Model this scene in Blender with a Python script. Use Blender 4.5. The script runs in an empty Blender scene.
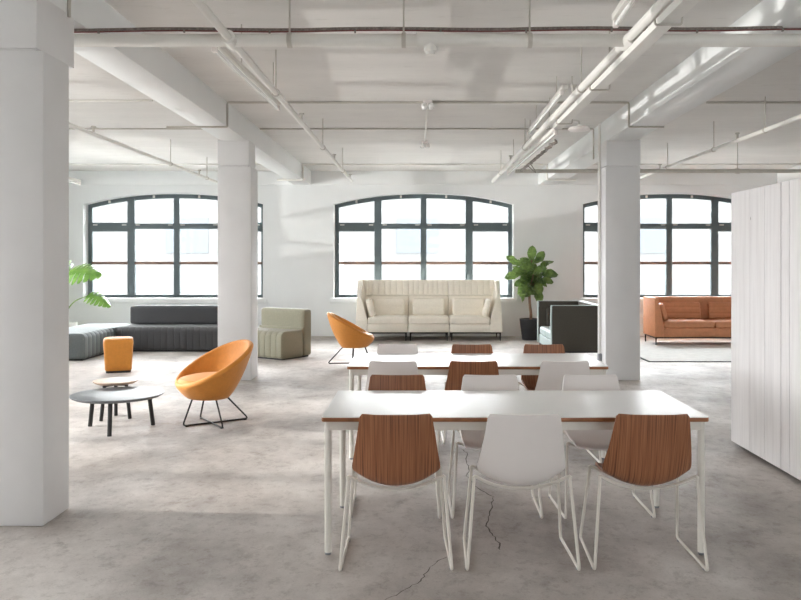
import bpy, bmesh, math, random
from mathutils import Vector, Matrix
random.seed(7)
PI = math.pi
scene = bpy.context.scene
COL = scene.collection

# ------------------------------------------------------------------ materials
def lin(c):
    c = c / 255.0
    return c / 12.92 if c <= 0.04045 else ((c + 0.055) / 1.055) ** 2.4
def rgb(r, g, b):
    return (lin(r), lin(g), lin(b), 1.0)

def new_mat(name):
    m = bpy.data.materials.new(name); m.use_nodes = True
    nt = m.node_tree
    return m, nt, nt.nodes['Principled BSDF']
def coords(nt, scale=(1, 1, 1), rot=(0, 0, 0)):
    tc = nt.nodes.new('ShaderNodeTexCoord'); mp = nt.nodes.new('ShaderNodeMapping')
    mp.inputs['Scale'].default_value = scale; mp.inputs['Rotation'].default_value = rot
    nt.links.new(tc.outputs['Object'], mp.inputs['Vector'])
    return mp.outputs['Vector']
def noise(nt, vec, scale, detail=4, rough=0.55):
    n = nt.nodes.new('ShaderNodeTexNoise')
    n.inputs['Scale'].default_value = scale; n.inputs['Detail'].default_value = detail
    n.inputs['Roughness'].default_value = rough
    nt.links.new(vec, n.inputs['Vector'])
    return n.outputs['Fac']
def ramp(nt, fac, stops):
    r = nt.nodes.new('ShaderNodeValToRGB')
    while len(r.color_ramp.elements) < len(stops): r.color_ramp.elements.new(0.5)
    for e, (p, c) in zip(r.color_ramp.elements, stops):
        e.position = p; e.color = c
    nt.links.new(fac, r.inputs['Fac'])
    return r.outputs['Color']
def mixc(nt, fac, a, b, mode='MIX'):
    m = nt.nodes.new('ShaderNodeMix'); m.data_type = 'RGBA'; m.blend_type = mode
    if isinstance(fac, float): m.inputs[0].default_value = fac
    else: nt.links.new(fac, m.inputs[0])
    nt.links.new(a, m.inputs[6]); nt.links.new(b, m.inputs[7])
    return m.outputs[2]
def bump(nt, bsdf, h, strength=0.2, dist=0.01):
    b = nt.nodes.new('ShaderNodeBump'); b.inputs['Strength'].default_value = strength
    b.inputs['Distance'].default_value = dist
    nt.links.new(h, b.inputs['Height']); nt.links.new(b.outputs['Normal'], bsdf.inputs['Normal'])

def plain(name, c, rough=0.5, metal=0.0, var=0.06, scale=6.0, bmp=0.0, bscale=60.0, spec=0.5, sheen=0.0):
    m, nt, b = new_mat(name)
    v = coords(nt)
    f = noise(nt, v, scale)
    lo = tuple(x * (1 - var) for x in c[:3]) + (1,); hi = tuple(min(1, x * (1 + var)) for x in c[:3]) + (1,)
    nt.links.new(ramp(nt, f, [(0.3, lo), (0.7, hi)]), b.inputs['Base Color'])
    b.inputs['Roughness'].default_value = rough; b.inputs['Metallic'].default_value = metal
    b.inputs['Specular IOR Level'].default_value = spec
    if sheen: b.inputs['Sheen Weight'].default_value = sheen
    if bmp: bump(nt, b, noise(nt, v, bscale, 3), bmp, 0.004)
    return m

M = {}
M['paint'] = plain('white_wall_paint', rgb(230, 232, 232), 0.6, var=0.025, scale=1.3, bmp=0.12, bscale=9)
M['column_paint'] = plain('white_column_paint', rgb(226, 225, 225), 0.55, var=0.03, scale=2.2, bmp=0.1, bscale=14)
M['pipe_paint'] = plain('white_pipe_paint', rgb(226, 224, 219), 0.38, var=0.03)
M['conduit'] = plain('grey_conduit_paint', rgb(188, 183, 175), 0.45, var=0.08, scale=9)
M['frame'] = plain('slate_window_frame', rgb(88, 100, 103), 0.5, var=0.05)
M['bar'] = plain('brown_window_bar', rgb(126, 100, 86), 0.5, var=0.08)
M['white_plastic'] = plain('white_shell_plastic', rgb(236, 230, 227), 0.38, var=0.015)
M['laminate'] = plain('white_laminate', rgb(240, 240, 239), 0.27, var=0.01)
M['table_metal'] = plain('white_table_metal', rgb(226, 222, 214), 0.35, var=0.015)
M['edge'] = plain('brown_table_edge', rgb(150, 96, 58), 0.45, var=0.18, scale=20)
M['rod'] = plain('pale_chair_rod', rgb(222, 216, 207), 0.3, var=0.02, spec=0.6)
M['black_rod'] = plain('black_rod', rgb(34, 33, 33), 0.4, var=0.1)
M['orange'] = plain('orange_upholstery', rgb(212, 138, 50), 0.6, var=0.05, scale=30, bmp=0.15, bscale=260, sheen=0.15)
M['tan'] = plain('tan_leather', rgb(204, 138, 97), 0.5, var=0.08, scale=14, bmp=0.2, bscale=150)
M['charcoal'] = plain('charcoal_fabric', rgb(64, 64, 66), 0.8, var=0.08, scale=40, bmp=0.2, bscale=320, sheen=0.2)
M['slate_fabric'] = plain('slate_fabric', rgb(98, 106, 107), 0.75, var=0.08, scale=40, bmp=0.2, bscale=320, sheen=0.2)
M['beige'] = plain('beige_grey_fabric', rgb(140, 136, 117), 0.8, var=0.06, scale=40, bmp=0.2, bscale=320, sheen=0.2)
M['cream'] = plain('cream_fabric', rgb(248, 241, 228), 0.8, var=0.03, scale=30, bmp=0.2, bscale=300, sheen=0.2)
M['teal'] = plain('pale_teal_leather', rgb(178, 192, 192), 0.5, var=0.05, scale=16)
M['espresso'] = plain('dark_brown_fabric', rgb(74, 70, 62), 0.75, var=0.06, scale=40, bmp=0.2, bscale=300)
M['dark_metal'] = plain('dark_metal', rgb(52, 51, 51), 0.4, metal=0.5, var=0.1)
M['grey_top'] = plain('grey_tabletop', rgb(98, 101, 106), 0.36, var=0.03)
M['pale_wood'] = plain('pale_tabletop', rgb(204, 176, 154), 0.4, var=0.04)
M['black_pot'] = plain('black_pot', rgb(44, 45, 48), 0.45, var=0.1)
M['white_pot'] = plain('white_pot', rgb(230, 230, 226), 0.35, var=0.02)
M['soil'] = plain('soil', rgb(58, 44, 34), 0.95, var=0.3, scale=60)
M['bark'] = plain('trunk_bark', rgb(132, 104, 84), 0.85, var=0.2, scale=30, bmp=0.4, bscale=60)
M['stem'] = plain('green_stem', rgb(98, 128, 52), 0.5, var=0.12)
M['cable_dark'] = plain('armoured_cable', rgb(128, 120, 114), 0.5, var=0.35, scale=60)
M['cable_red'] = plain('red_cable', rgb(118, 62, 60), 0.5, var=0.15, scale=40)
M['tube'] = plain('white_lamp_tube', rgb(240, 240, 238), 0.2, var=0.01)
M['rug'] = plain('pale_rug', rgb(214, 213, 210), 0.95, var=0.08, scale=8, bmp=0.4, bscale=120)
M['rug_edge'] = plain('dark_rug_border', rgb(70, 70, 70), 0.95, var=0.1)
M['crack'] = plain('dark_crack', rgb(84, 78, 73), 0.9, var=0.2)
M['metal_grey'] = plain('grey_metal_box', rgb(140, 143, 148), 0.4, metal=0.3)
M['facade'] = plain('pale_facade', rgb(98, 98, 97), 0.8, var=0.02)
M['facade_window'] = plain('pale_blue_window', rgb(84, 89, 94), 0.6)
M['street'] = plain('pale_street', rgb(150, 150, 148), 0.9)

def leaf_mat(name, c1, c2):
    m, nt, b = new_mat(name)
    v = coords(nt)
    nt.links.new(ramp(nt, noise(nt, v, 7, 3), [(0.35, c1), (0.68, c2)]), b.inputs['Base Color'])
    b.inputs['Roughness'].default_value = 0.28
    tr = nt.nodes.new('ShaderNodeBsdfTranslucent'); tr.inputs['Color'].default_value = tuple(min(1, x * 1.3) for x in c2[:3]) + (1,)
    mx = nt.nodes.new('ShaderNodeMixShader'); mx.inputs[0].default_value = 0.22
    out = nt.nodes['Material Output']
    nt.links.new(b.outputs[0], mx.inputs[1]); nt.links.new(tr.outputs[0], mx.inputs[2]); nt.links.new(mx.outputs[0], out.inputs[0])
    return m
M['fig'] = leaf_mat('fiddle_leaf', rgb(50, 80, 38), rgb(122, 148, 76))
M['monstera'] = leaf_mat('split_leaf', rgb(70, 112, 42), rgb(118, 152, 70))

def glass_mat():
    m = bpy.data.materials.new('window_glass'); m.use_nodes = True
    nt = m.node_tree; nt.nodes.clear()
    out = nt.nodes.new('ShaderNodeOutputMaterial'); mx = nt.nodes.new('ShaderNodeMixShader')
    tr = nt.nodes.new('ShaderNodeBsdfTransparent'); gl = nt.nodes.new('ShaderNodeBsdfGlossy')
    gl.inputs['Roughness'].default_value = 0.02; tr.inputs['Color'].default_value = (0.97, 0.98, 0.98, 1)
    lw = nt.nodes.new('ShaderNodeFresnel'); lw.inputs['IOR'].default_value = 1.35
    nt.links.new(lw.outputs[0], mx.inputs[0]); nt.links.new(tr.outputs[0], mx.inputs[1]); nt.links.new(gl.outputs[0], mx.inputs[2])
    nt.links.new(mx.outputs[0], out.inputs[0])
    return m
M['glass'] = glass_mat()

def walnut():
    m, nt, b = new_mat('walnut_veneer')
    v = coords(nt, (1, 0.02, 0.008))
    f = noise(nt, v, 210, 3, 0.6)
    c = ramp(nt, f, [(0.36, rgb(108, 64, 42)), (0.47, rgb(150, 97, 66)), (0.62, rgb(174, 118, 82))])
    f2 = noise(nt, coords(nt, (1, 0.02, 0.008)), 50, 2)
    c2 = ramp(nt, f2, [(0.3, (0.88, 0.87, 0.86, 1)), (0.7, (1, 1, 1, 1))])
    nt.links.new(mixc(nt, 1.0, c, c2, 'MULTIPLY'), b.inputs['Base Color'])
    b.inputs['Roughness'].default_value = 0.42
    return m
M['walnut'] = walnut()

def whitewash():
    m, nt, b = new_mat('whitewashed_planks')
    v = coords(nt, (1, 1, 0.07))
    f = noise(nt, v, 16, 6, 0.6)
    c = ramp(nt, f, [(0.28, rgb(220, 215, 214)), (0.5, rgb(230, 226, 225)), (0.75, rgb(237, 233, 232))])
    f2 = noise(nt, coords(nt, (1, 1, 0.02)), 60, 3)
    c2 = ramp(nt, f2, [(0.3, (0.965, 0.96, 0.96, 1)), (0.6, (1, 1, 1, 1))])
    vo = nt.nodes.new('ShaderNodeTexVoronoi'); vo.inputs['Scale'].default_value = 1.7
    nt.links.new(coords(nt, (1, 1.4, 0.8)), vo.inputs['Vector'])
    kn = ramp(nt, vo.outputs['Distance'], [(0.0, (0.25, 0.22, 0.2, 1)), (0.022, (0.45, 0.42, 0.4, 1)), (0.032, (1, 1, 1, 1))])
    nt.links.new(mixc(nt, 1.0, mixc(nt, 1.0, c, c2, 'MULTIPLY'), kn, 'MULTIPLY'), b.inputs['Base Color'])
    b.inputs['Roughness'].default_value = 0.6
    bump(nt, b, f, 0.15, 0.003)
    return m
M['planks'] = whitewash()

def concrete():
    m, nt, b = new_mat('polished_concrete')
    v = coords(nt)
    vs = coords(nt, (1.1, 0.8, 1), (0, 0, 0.3))
    a = ramp(nt, noise(nt, vs, 0.8, 9, 0.66), [(0.34, rgb(150, 143, 138)), (0.5, rgb(186, 179, 174)), (0.64, rgb(212, 206, 201))])
    d = ramp(nt, noise(nt, coords(nt, (1.5, 1.0, 1), (0, 0, -0.25)), 2.6, 10, 0.74), [(0.36, (0.76, 0.75, 0.74, 1)), (0.45, (0.97, 0.97, 0.97, 1)), (0.7, (1.0, 1.0, 1.0, 1))])
    e = ramp(nt, noise(nt, coords(nt, (1.2, 1, 1), (0, 0, 0.12)), 11, 8, 0.78), [(0.40, (0.84, 0.83, 0.82, 1)), (0.47, (1, 1, 1, 1))])
    g = ramp(nt, noise(nt, v, 90, 2), [(0.25, (0.88, 0.88, 0.88, 1)), (0.5, (1, 1, 1, 1))])
    c = mixc(nt, 1.0, mixc(nt, 1.0, mixc(nt, 1.0, a, d, 'MULTIPLY'), e, 'MULTIPLY'), g, 'MULTIPLY')
    nt.links.new(c, b.inputs['Base Color'])
    r = ramp(nt, noise(nt, vs, 2.2, 8, 0.7), [(0.36, (0.5, 0.5, 0.5, 1)), (0.62, (0.68, 0.68, 0.68, 1))])
    nt.links.new(r, b.inputs['Roughness']); b.inputs['Specular IOR Level'].default_value = 0.12
    bump(nt, b, noise(nt, vs, 7, 8, 0.75), 0.16, 0.012)
    return m
M['concrete'] = concrete()

def ceil_mat():
    m, nt, b = new_mat('painted_concrete_ceiling')
    v = coords(nt, (0.35, 1, 1))
    a = ramp(nt, noise(nt, v, 1.6, 5, 0.6), [(0.3, rgb(216, 214, 211)), (0.7, rgb(228, 226, 223))])
    d = ramp(nt, noise(nt, v, 13, 4, 0.7), [(0.28, (0.90, 0.90, 0.89, 1)), (0.42, (1, 1, 1, 1))])
    nt.links.new(mixc(nt, 1.0, a, d, 'MULTIPLY'), b.inputs['Base Color'])
    b.inputs['Roughness'].default_value = 0.65
    bump(nt, b, noise(nt, v, 6, 5), 0.2, 0.01)
    return m
M['ceiling'] = ceil_mat()

# ------------------------------------------------------------------ mesh helpers
def finish(bm, ang=38):
    bmesh.ops.recalc_face_normals(bm, faces=bm.faces[:])
    for f in bm.faces: f.smooth = True
    lim = math.radians(ang)
    for e in bm.edges:
        if len(e.link_faces) == 2:
            e.smooth = e.calc_face_angle(0) < lim
        else:
            e.smooth = False
def obj(name, bm, mat, parent=None, recalc=True, mats=None):
    if recalc: finish(bm)
    me = bpy.data.meshes.new(name); bm.to_mesh(me); bm.free()
    for mm in ([mat] if mats is None else mats): me.materials.append(M[mm])
    o = bpy.data.objects.new(name, me); COL.objects.link(o)
    if parent is not None: o.parent = parent
    return o
def tag(o, label=None, cat=None, group=None, kind=None):
    if label: o['label'] = label
    if cat: o['category'] = cat
    if group: o['group'] = group
    if kind: o['kind'] = kind
    return o
def thing(name, label, cat, loc=(0, 0, 0), rz=0.0, group=None, kind=None):
    o = bpy.data.objects.new(name, None); COL.objects.link(o)
    o.empty_display_size = 0.1
    o.location = loc; o.rotation_euler = (0, 0, rz)
    return tag(o, label, cat, group, kind)
def dup(root, loc, rz, label, group=None):
    r = root.copy(); COL.objects.link(r); r.location = loc; r.rotation_euler = (0, 0, rz); r['label'] = label
    if group: r['group'] = group
    for ch in list(root.children):
        c = ch.copy(); COL.objects.link(c); c.parent = r
        for g in list(ch.children):
            d = g.copy(); COL.objects.link(d); d.parent = c
    return r

def NB(): return bmesh.new()
def box(bm, x0, x1, y0, y1, z0, z1, bev=0.0, seg=2):
    t = bmesh.new()
    vs = [t.verts.new(p) for p in [(x0, y0, z0), (x1, y0, z0), (x1, y1, z0), (x0, y1, z0), (x0, y0, z1), (x1, y0, z1), (x1, y1, z1), (x0, y1, z1)]]
    for q in [(3, 2, 1, 0), (4, 5, 6, 7), (0, 1, 5, 4), (1, 2, 6, 5), (2, 3, 7, 6), (3, 0, 4, 7)]:
        t.faces.new([vs[i] for i in q])
    if bev > 0:
        bmesh.ops.bevel(t, geom=t.edges[:], offset=bev, segments=seg, profile=0.5, affect='EDGES')
    me = bpy.data.meshes.new('tmp'); t.to_mesh(me); t.free(); bm.from_mesh(me); bpy.data.meshes.remove(me)
    return bm
def prism(bm, poly, axis, a0, a1, bev=0.0, seg=2):
    """extrude 2D poly: axis 'x' -> poly is (y,z); 'y' -> (x,z); 'z' -> (x,y)"""
    t = bmesh.new()
    def P(p, a):
        return {'x': (a, p[0], p[1]), 'y': (p[0], a, p[1]), 'z': (p[0], p[1], a)}[axis]
    A = [t.verts.new(P(p, a0)) for p in poly]; B = [t.verts.new(P(p, a1)) for p in poly]
    n = len(poly)
    t.faces.new(A[::-1]); t.faces.new(B)
    for i in range(n): t.faces.new([A[i], A[(i + 1) % n], B[(i + 1) % n], B[i]])
    bmesh.ops.recalc_face_normals(t, faces=t.faces[:])
    if bev > 0:
        es = [e for e in t.edges if e.calc_face_angle(0) > 0.35]
        bmesh.ops.bevel(t, geom=es, offset=bev, segments=seg, profile=0.5, affect='EDGES')
    me = bpy.data.meshes.new('tmp'); t.to_mesh(me); t.free(); bm.from_mesh(me); bpy.data.meshes.remove(me)
    return bm
def fillet(pts, r, n=5):
    pts = [Vector(p) for p in pts]
    out = [pts[0]]
    for i in range(1, len(pts) - 1):
        a, b, c = pts[i - 1], pts[i], pts[i + 1]
        d1 = (a - b); d2 = (c - b)
        rr = min(r, d1.length * 0.45, d2.length * 0.45)
        p1 = b + d1.normalized() * rr; p2 = b + d2.normalized() * rr
        for k in range(n + 1):
            t = k / n
            out.append((1 - t) ** 2 * p1 + 2 * t * (1 - t) * b + t * t * p2)
    out.append(pts[-1])
    return out
def tube(bm, pts, r, n=8, closed=False, caps=True, radii=None):
    pts = [Vector(p) for p in pts]
    N = len(pts)
    T = []
    for i in range(N):
        if closed: d = pts[(i + 1) % N] - pts[i - 1]
        else: d = pts[min(i + 1, N - 1)] - pts[max(i - 1, 0)]
        T.append(d.normalized())
    up = Vector((0, 0, 1)) if abs(T[0].z) < 0.9 else Vector((1, 0, 0))
    u = T[0].cross(up).normalized()
    rings = []
    for i in range(N):
        u = (u - T[i] * u.dot(T[i])).normalized()
        v = T[i].cross(u)
        R = radii[i] if radii else r
        rings.append([bm.verts.new(pts[i] + u * (R * math.cos(2 * PI * k / n)) + v * (R * math.sin(2 * PI * k / n))) for k in range(n)])
    for i in range(N if closed else N - 1):
        a, b = rings[i], rings[(i + 1) % N]
        for k in range(n): bm.faces.new([a[k], a[(k + 1) % n], b[(k + 1) % n], b[k]])
    if caps and not closed:
        bm.faces.new(rings[0][::-1]); bm.faces.new(rings[-1])
    return bm
def lathe(bm, prof, n=32, c=(0, 0, 0), cap0=True, cap1=True):
    rings = [[bm.verts.new((c[0] + r * math.cos(2 * PI * k / n), c[1] + r * math.sin(2 * PI * k / n), c[2] + z)) for k in range(n)] for r, z in prof]
    for a, b in zip(rings, rings[1:]):
        for k in range(n): bm.faces.new([a[k], a[(k + 1) % n], b[(k + 1) % n], b[k]])
    if cap0: bm.faces.new(rings[0][::-1])
    if cap1: bm.faces.new(rings[-1])
    return bm
def rings_mesh(bm, rings, cap0=True, cap1=True, close=True):
    R = [[bm.verts.new(p) for p in r] for r in rings]
    n = len(R[0])
    for a, b in zip(R, R[1:]):
        for k in range(n if close else n - 1): bm.faces.new([a[k], a[(k + 1) % n], b[(k + 1) % n], b[k]])
    if cap0: bm.faces.new(R[0][::-1])
    if cap1: bm.faces.new(R[-1])
    return bm
def cushion(bm, w, d, h, r, M4=None, puff=0.0, dents=(), seams=(), n=14, seam_depth=0.012, dent_r=0.05, dent_d=0.02):
    """soft rounded box centred at origin, optional tuft dents on the top (+z) and seams along x at given y"""
    t = bmesh.new()
    bmesh.ops.create_cube(t, size=2.0)
    bmesh.ops.subdivide_edges(t, edges=t.edges[:], cuts=n, use_grid_fill=True)
    hw, hd, hh = w / 2, d / 2, h / 2
    for v in t.verts:
        p = Vector((v.co.x * hw, v.co.y * hd, v.co.z * hh))
        q = Vector((max(-hw + r, min(hw - r, p.x)), max(-hd + r, min(hd - r, p.y)), max(-hh + min(r, hh), min(hh - min(r, hh), p.z))))
        dlt = p - q
        if dlt.length > 1e-7: p = q + dlt.normalized() * min(r, max(abs(dlt.x), abs(dlt.y), abs(dlt.z)))
        fx, fy = 1 - (v.co.x) ** 2, 1 - (v.co.y) ** 2
        p.z += math.copysign(puff * fx * fy, v.co.z) if abs(v.co.z) > 0.05 else 0
        if v.co.z > 0.3:
            for (dx, dy) in dents:
                p.z -= dent_d * math.exp(-((p.x - dx) ** 2 + (p.y - dy) ** 2) / dent_r ** 2)
            for sy in seams:
                p.z -= seam_depth * math.exp(-((p.y - sy) / 0.014) ** 2)
        v.co = p
    if M4 is not None: bmesh.ops.transform(t, matrix=M4, verts=t.verts[:])
    me = bpy.data.meshes.new('tmp'); t.to_mesh(me); t.free(); bm.from_mesh(me); bpy.data.meshes.remove(me)
    return bm
def at(x, y, z, rx=0, ry=0, rz=0):
    return Matrix.Translation((x, y, z)) @ Matrix.Rotation(rz, 4, 'Z') @ Matrix.Rotation(ry, 4, 'Y') @ Matrix.Rotation(rx, 4, 'X')

# ------------------------------------------------------------------ camera (eye 1.57 m, level lens shifted)
EYE = 1.57; F = 800.0; VX, VY = 420.0, 261.0
cam = bpy.data.cameras.new('camera'); co = bpy.data.objects.new('camera', cam); COL.objects.link(co)
co.location = (0, 0, EYE); co.rotation_euler = (PI / 2, 0, 0)
cam.sensor_width = 36; cam.lens = 36 * F / 801
cam.shift_x = -(VX - 400.5) / 801; cam.shift_y = -(300 - VY) / 801
cam.clip_start = 0.05; cam.clip_end = 300
scene.camera = co

# ------------------------------------------------------------------ room shell
WB = 16.7; WL = -7.75; WR = 8.6; WF = -4.0; CZ = 3.44; SOF = 3.153
def arch_z(x, cx, hw, z_spring=2.76, z_crown=2.985):
    t = (x - cx) / hw
    return z_spring + (z_crown - z_spring) * (1 - abs(t) ** 2.2)
def wall(name, x0, x1, openings, loc, rz, label, thick=0.4, zb=0.79):
    """openings: (centre, half width); wall runs along local x, thickness to local +y"""
    bm = NB()
    xs = []
    cur = x0
    def quad(a, b, c, d): bm.faces.new([bm.verts.new(p) for p in (a, b, c, d)])
    for (c, hw) in openings:
        xs.append((cur, c - hw, None)); N = 28
        for i in range(N):
            xs.append((c - hw + 2 * hw * i / N, c - hw + 2 * hw * (i + 1) / N, (c, hw)))
        cur = c + hw
    xs.append((cur, x1, None))
    for a, b, op in xs:
        for y in (0.0, thick):
            if op is None: quad((a, y, 0), (b, y, 0), (b, y, CZ), (a, y, CZ))
            else:
                za, zc = arch_z(a, *op), arch_z(b, *op)
                quad((a, y, 0), (b, y, 0), (b, y, zb), (a, y, zb))
                quad((a, y, za), (b, y, zc), (b, y, CZ), (a, y, CZ))
        if op:
            za, zc = arch_z(a, *op), arch_z(b, *op)
            quad((a, 0, za), (b, 0, zc), (b, thick, zc), (a, thick, za))
            quad((a, 0, zb), (b, 0, zb), (b, thick, zb), (a, thick, zb))
        quad((a, 0, 0), (b, 0, 0), (b, thick, 0), (a, thick, 0))
        quad((a, 0, CZ), (b, 0, CZ), (b, thick, CZ), (a, thick, CZ))
    for (c, hw) in openings:
        for x in (c - hw, c + hw):
            quad((x, 0, zb), (x, thick, zb), (x, thick, arch_z(x, c, hw)), (x, 0, arch_z(x, c, hw)))
    for x in (x0, x1): quad((x, 0, 0), (x, thick, 0), (x, thick, CZ), (x, 0, CZ))
    bmesh.ops.remove_doubles(bm, verts=bm.verts[:], dist=1e-4)
    o = obj(name, bm, 'paint'); o.location = loc; o.rotation_euler = (0, 0, rz)
    return tag(o, label, 'wall', kind='structure')

OPEN_B = [(-5.157, 1.8775), (0.075, 1.8775), (5.28, 1.8775)]
wall('wall_back', WL - 0.4, WR + 0.4, OPEN_B, (0, WB, 0), 0, 'white painted far wall with three arched windows')
OPEN_L = [(2.95, 1.45), (7.25, 1.8775), (13.2, 1.8775)]
wall('wall_left', WF, WB, OPEN_L, (WL, 0, 0), PI / 2, 'white side wall hidden behind the near left pillar')
OPEN_R = []
wall('wall_right', -WB, -WF, [(-c, h) for c, h in OPEN_R], (WR, 0, 0), -PI / 2, 'white side wall beyond the plank cabinets')
OPEN_F = [(2.2, 1.8775), (6.4, 1.8775)]  # unseen rear windows, added to brighten the sides facing the viewer
w = wall('wall_front', -WR - 0.4, -WL + 0.4, [(-c, h) for c, h in OPEN_F[::-1]], (0, WF, 0), PI, 'white wall behind the viewer')
bm = NB(); box(bm, WL - 0.4, WR + 0.4, WF - 0.4, WB + 0.4, -0.25, 0)
floor = tag(obj('floor', bm, 'concrete'), 'worn grey polished concrete floor with cracks', 'floor', kind='structure')
bm = NB(); box(bm, WL - 0.4, WR + 0.4, WF - 0.4, WB + 0.4, CZ, CZ + 0.25)
tag(obj('ceiling', bm, 'ceiling'), 'white painted concrete ceiling', 'ceiling', kind='structure')

# cracks in the floor
def px_floor(x, y):
    s = (y - VY) / EYE
    return ((x - VX) / s, F / s)
def crack(pts, w):
    bm = NB(); P = []
    rnd = random.Random(len(pts) * 7)
    pts = [Vector((*px_floor(*p), 0.0)) for p in pts]
    fine = []
    for a, b in zip(pts, pts[1:]):
        for k in range(5):
            q = a.lerp(b, k / 5); fine.append(q + Vector((rnd.uniform(-1, 1), rnd.uniform(-1, 1), 0)) * 0.008)
    fine.append(pts[-1])
    L = []
    for i, p in enumerate(fine):
        d = (fine[min(i + 1, len(fine) - 1)] - fine[max(0, i - 1)]).normalized(); nrm = Vector((-d.y, d.x, 0))
        ww = w * (0.5 + rnd.random()) * (0.35 if i in (0, len(fine) - 1) else 1)
        L.append((bm.verts.new(p + nrm * ww + Vector((0, 0, 0.0012))), bm.verts.new(p - nrm * ww + Vector((0, 0, 0.0012)))))
    for a, b in zip(L, L[1:]): bm.faces.new([a[0], b[0], b[1], a[1]])
    return obj('crack', bm, 'crack', floor)
crack([(384, 600), (402, 592), (420, 581), (428, 570), (436, 562), (447, 557)], 0.0022)
crack([(494, 497), (492, 506), (489, 515), (487, 526), (493, 536), (499, 543), (500, 550)], 0.003)
crack([(461, 448), (467, 453), (466, 462), (470, 470), (466, 476), (480, 490), (494, 497)], 0.003)

# arched windows
def window(name, cx, hw, loc, rz, label):
    t = thing(name, label, 'window', loc, rz, kind='structure')
    y0, y1 = 0.26, 0.34; fw = 0.105; zb = 0.79
    N = 28
    xl, xr = cx - hw - 0.02, cx + hw + 0.02
    def top(x): return arch_z(x, cx, hw + 0.02, 2.775, 3.0)
    # outer frame following the arch
    bm = NB()
    outer = [(xl, zb)] + [(xl + (xr - xl) * i / N, top(xl + (xr - xl) * i / N)) for i in range(N + 1)] + [(xr, zb)]
    il, ir = xl + fw, xr - fw
    inner = [(il, zb + 0.07)] + [(il + (ir - il) * i / N, top(il + (ir - il) * i / N) - fw * 0.95) for i in range(N + 1)] + [(ir, zb + 0.07)]
    n = len(outer)
    V = [[bm.verts.new((p[0], y, p[1])) for p in L] for L in (outer, inner) for y in (y0, y1)]
    for i in range(n):
        j = (i + 1) % n
        for a, b in ((V[0], V[2]), (V[1], V[3]), (V[2], V[3]), (V[0], V[1])):
            bm.faces.new([a[i], a[j], b[j], b[i]])
    obj('frame', bm, 'frame', t)
    for dx, w in ((-0.966, 0.15), (0, 0.12), (0.966, 0.15)):
        bm = NB(); x = cx + dx
        prism(bm, [(x - w / 2, zb + 0.03), (x + w / 2, zb + 0.03), (x + w / 2, top(x + w / 2) - 0.04), (x - w / 2, top(x - w / 2) - 0.04)], 'y', y0 - 0.015, y1 - 0.005)
        obj('mullion', bm, 'frame', t)
    edges = [xl + fw, cx - 0.966, cx, cx + 0.966, xr - fw]
    for i in range(4):
        a, b = edges[i] + (0.075 if i in (1, 3) else 0 if i == 0 else 0.06), edges[i + 1] - (0.075 if i in (0, 2) else 0 if i == 3 else 0.06)
        big = i in (0, 3)
        bm = NB(); box(bm, a - 0.02, b + 0.02, y0 - 0.008, y1 - 0.012, 2.195 if big else 2.25, 2.385 if big else 2.365, 0.004)
        tr = obj('transom', bm, 'frame', t)
        for xx in (a + 0.07, b - 0.07):
            bm = NB(); box(bm, xx - 0.045, xx + 0.045, y0 - 0.02, y0 - 0.006, 2.325, 2.345); obj('catch', bm, 'pipe_paint', tr)
        bm = NB(); box(bm, a - 0.02, b + 0.02, y0, y1 - 0.02, 1.497, 1.557, 0.004)
        obj('glazing_bar', bm, 'bar', t)
    bm = NB()
    pp = [(il - 0.02, zb + 0.05)] + [(il + (ir - il) * i / N, top(il + (ir - il) * i / N) - fw * 0.6) for i in range(N + 1)] + [(ir + 0.02, zb + 0.05)]
    bm.faces.new([bm.verts.new((p[0], 0.305, p[1])) for p in pp])
    obj('pane', bm, 'glass', t)
    bm = NB(); box(bm, cx - hw - 0.07, cx + hw + 0.07, -0.05, 0.0, 0.69, zb + 0.004, 0.006); box(bm, cx - hw, cx + hw, 0.0, y0 + 0.02, zb - 0.001, zb + 0.004)
    obj('sill', bm, 'paint', t)
    for dx in (-1.42, -0.48, 0.48, 1.42):
        x = cx + dx; bm = NB(); box(bm, x - 0.02, x + 0.02, y0 - 0.03, y0 + 0.01, top(x) - 0.085, top(x) - 0.03); obj('bracket', bm, 'pipe_paint', t)
    # light portal over the opening: only guides sampling of the sky through it
    L = bpy.data.lights.new('window_portal', 'AREA'); L.shape = 'RECTANGLE'; L.size = 2 * hw; L.size_y = 2.2
    L.cycles.is_portal = True
    lo = bpy.data.objects.new('window_portal', L); COL.objects.link(lo)
    lo.parent = t; lo.location = (cx, 0.39, 1.89); lo.rotation_euler = (-PI / 2, 0, 0)
    return t
window('window_1', *OPEN_B[0], (0, WB, 0), 0, 'arched grey framed window above the dark sofa')
window('window_2', *OPEN_B[1], (0, WB, 0), 0, 'arched grey framed window behind the cream sofa')
window('window_3', *OPEN_B[2], (0, WB, 0), 0, 'arched grey framed window behind the tan sofa')
for i, o_ in enumerate(OPEN_L):
    window('window_%d' % (4 + i), *o_, (WL, 0, 0), PI / 2, 'arched window in the side wall, ' + ('nearest the viewer', 'between the two others', 'nearest the far wall')[i])

for i, (c, h) in enumerate(OPEN_F):
    window('window_%d' % (7 + i), -c, h, (0, WF, 0), PI, 'unseen arched window added behind the viewer for fill light, ' + ('straight behind', 'off to the right')[i])

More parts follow.
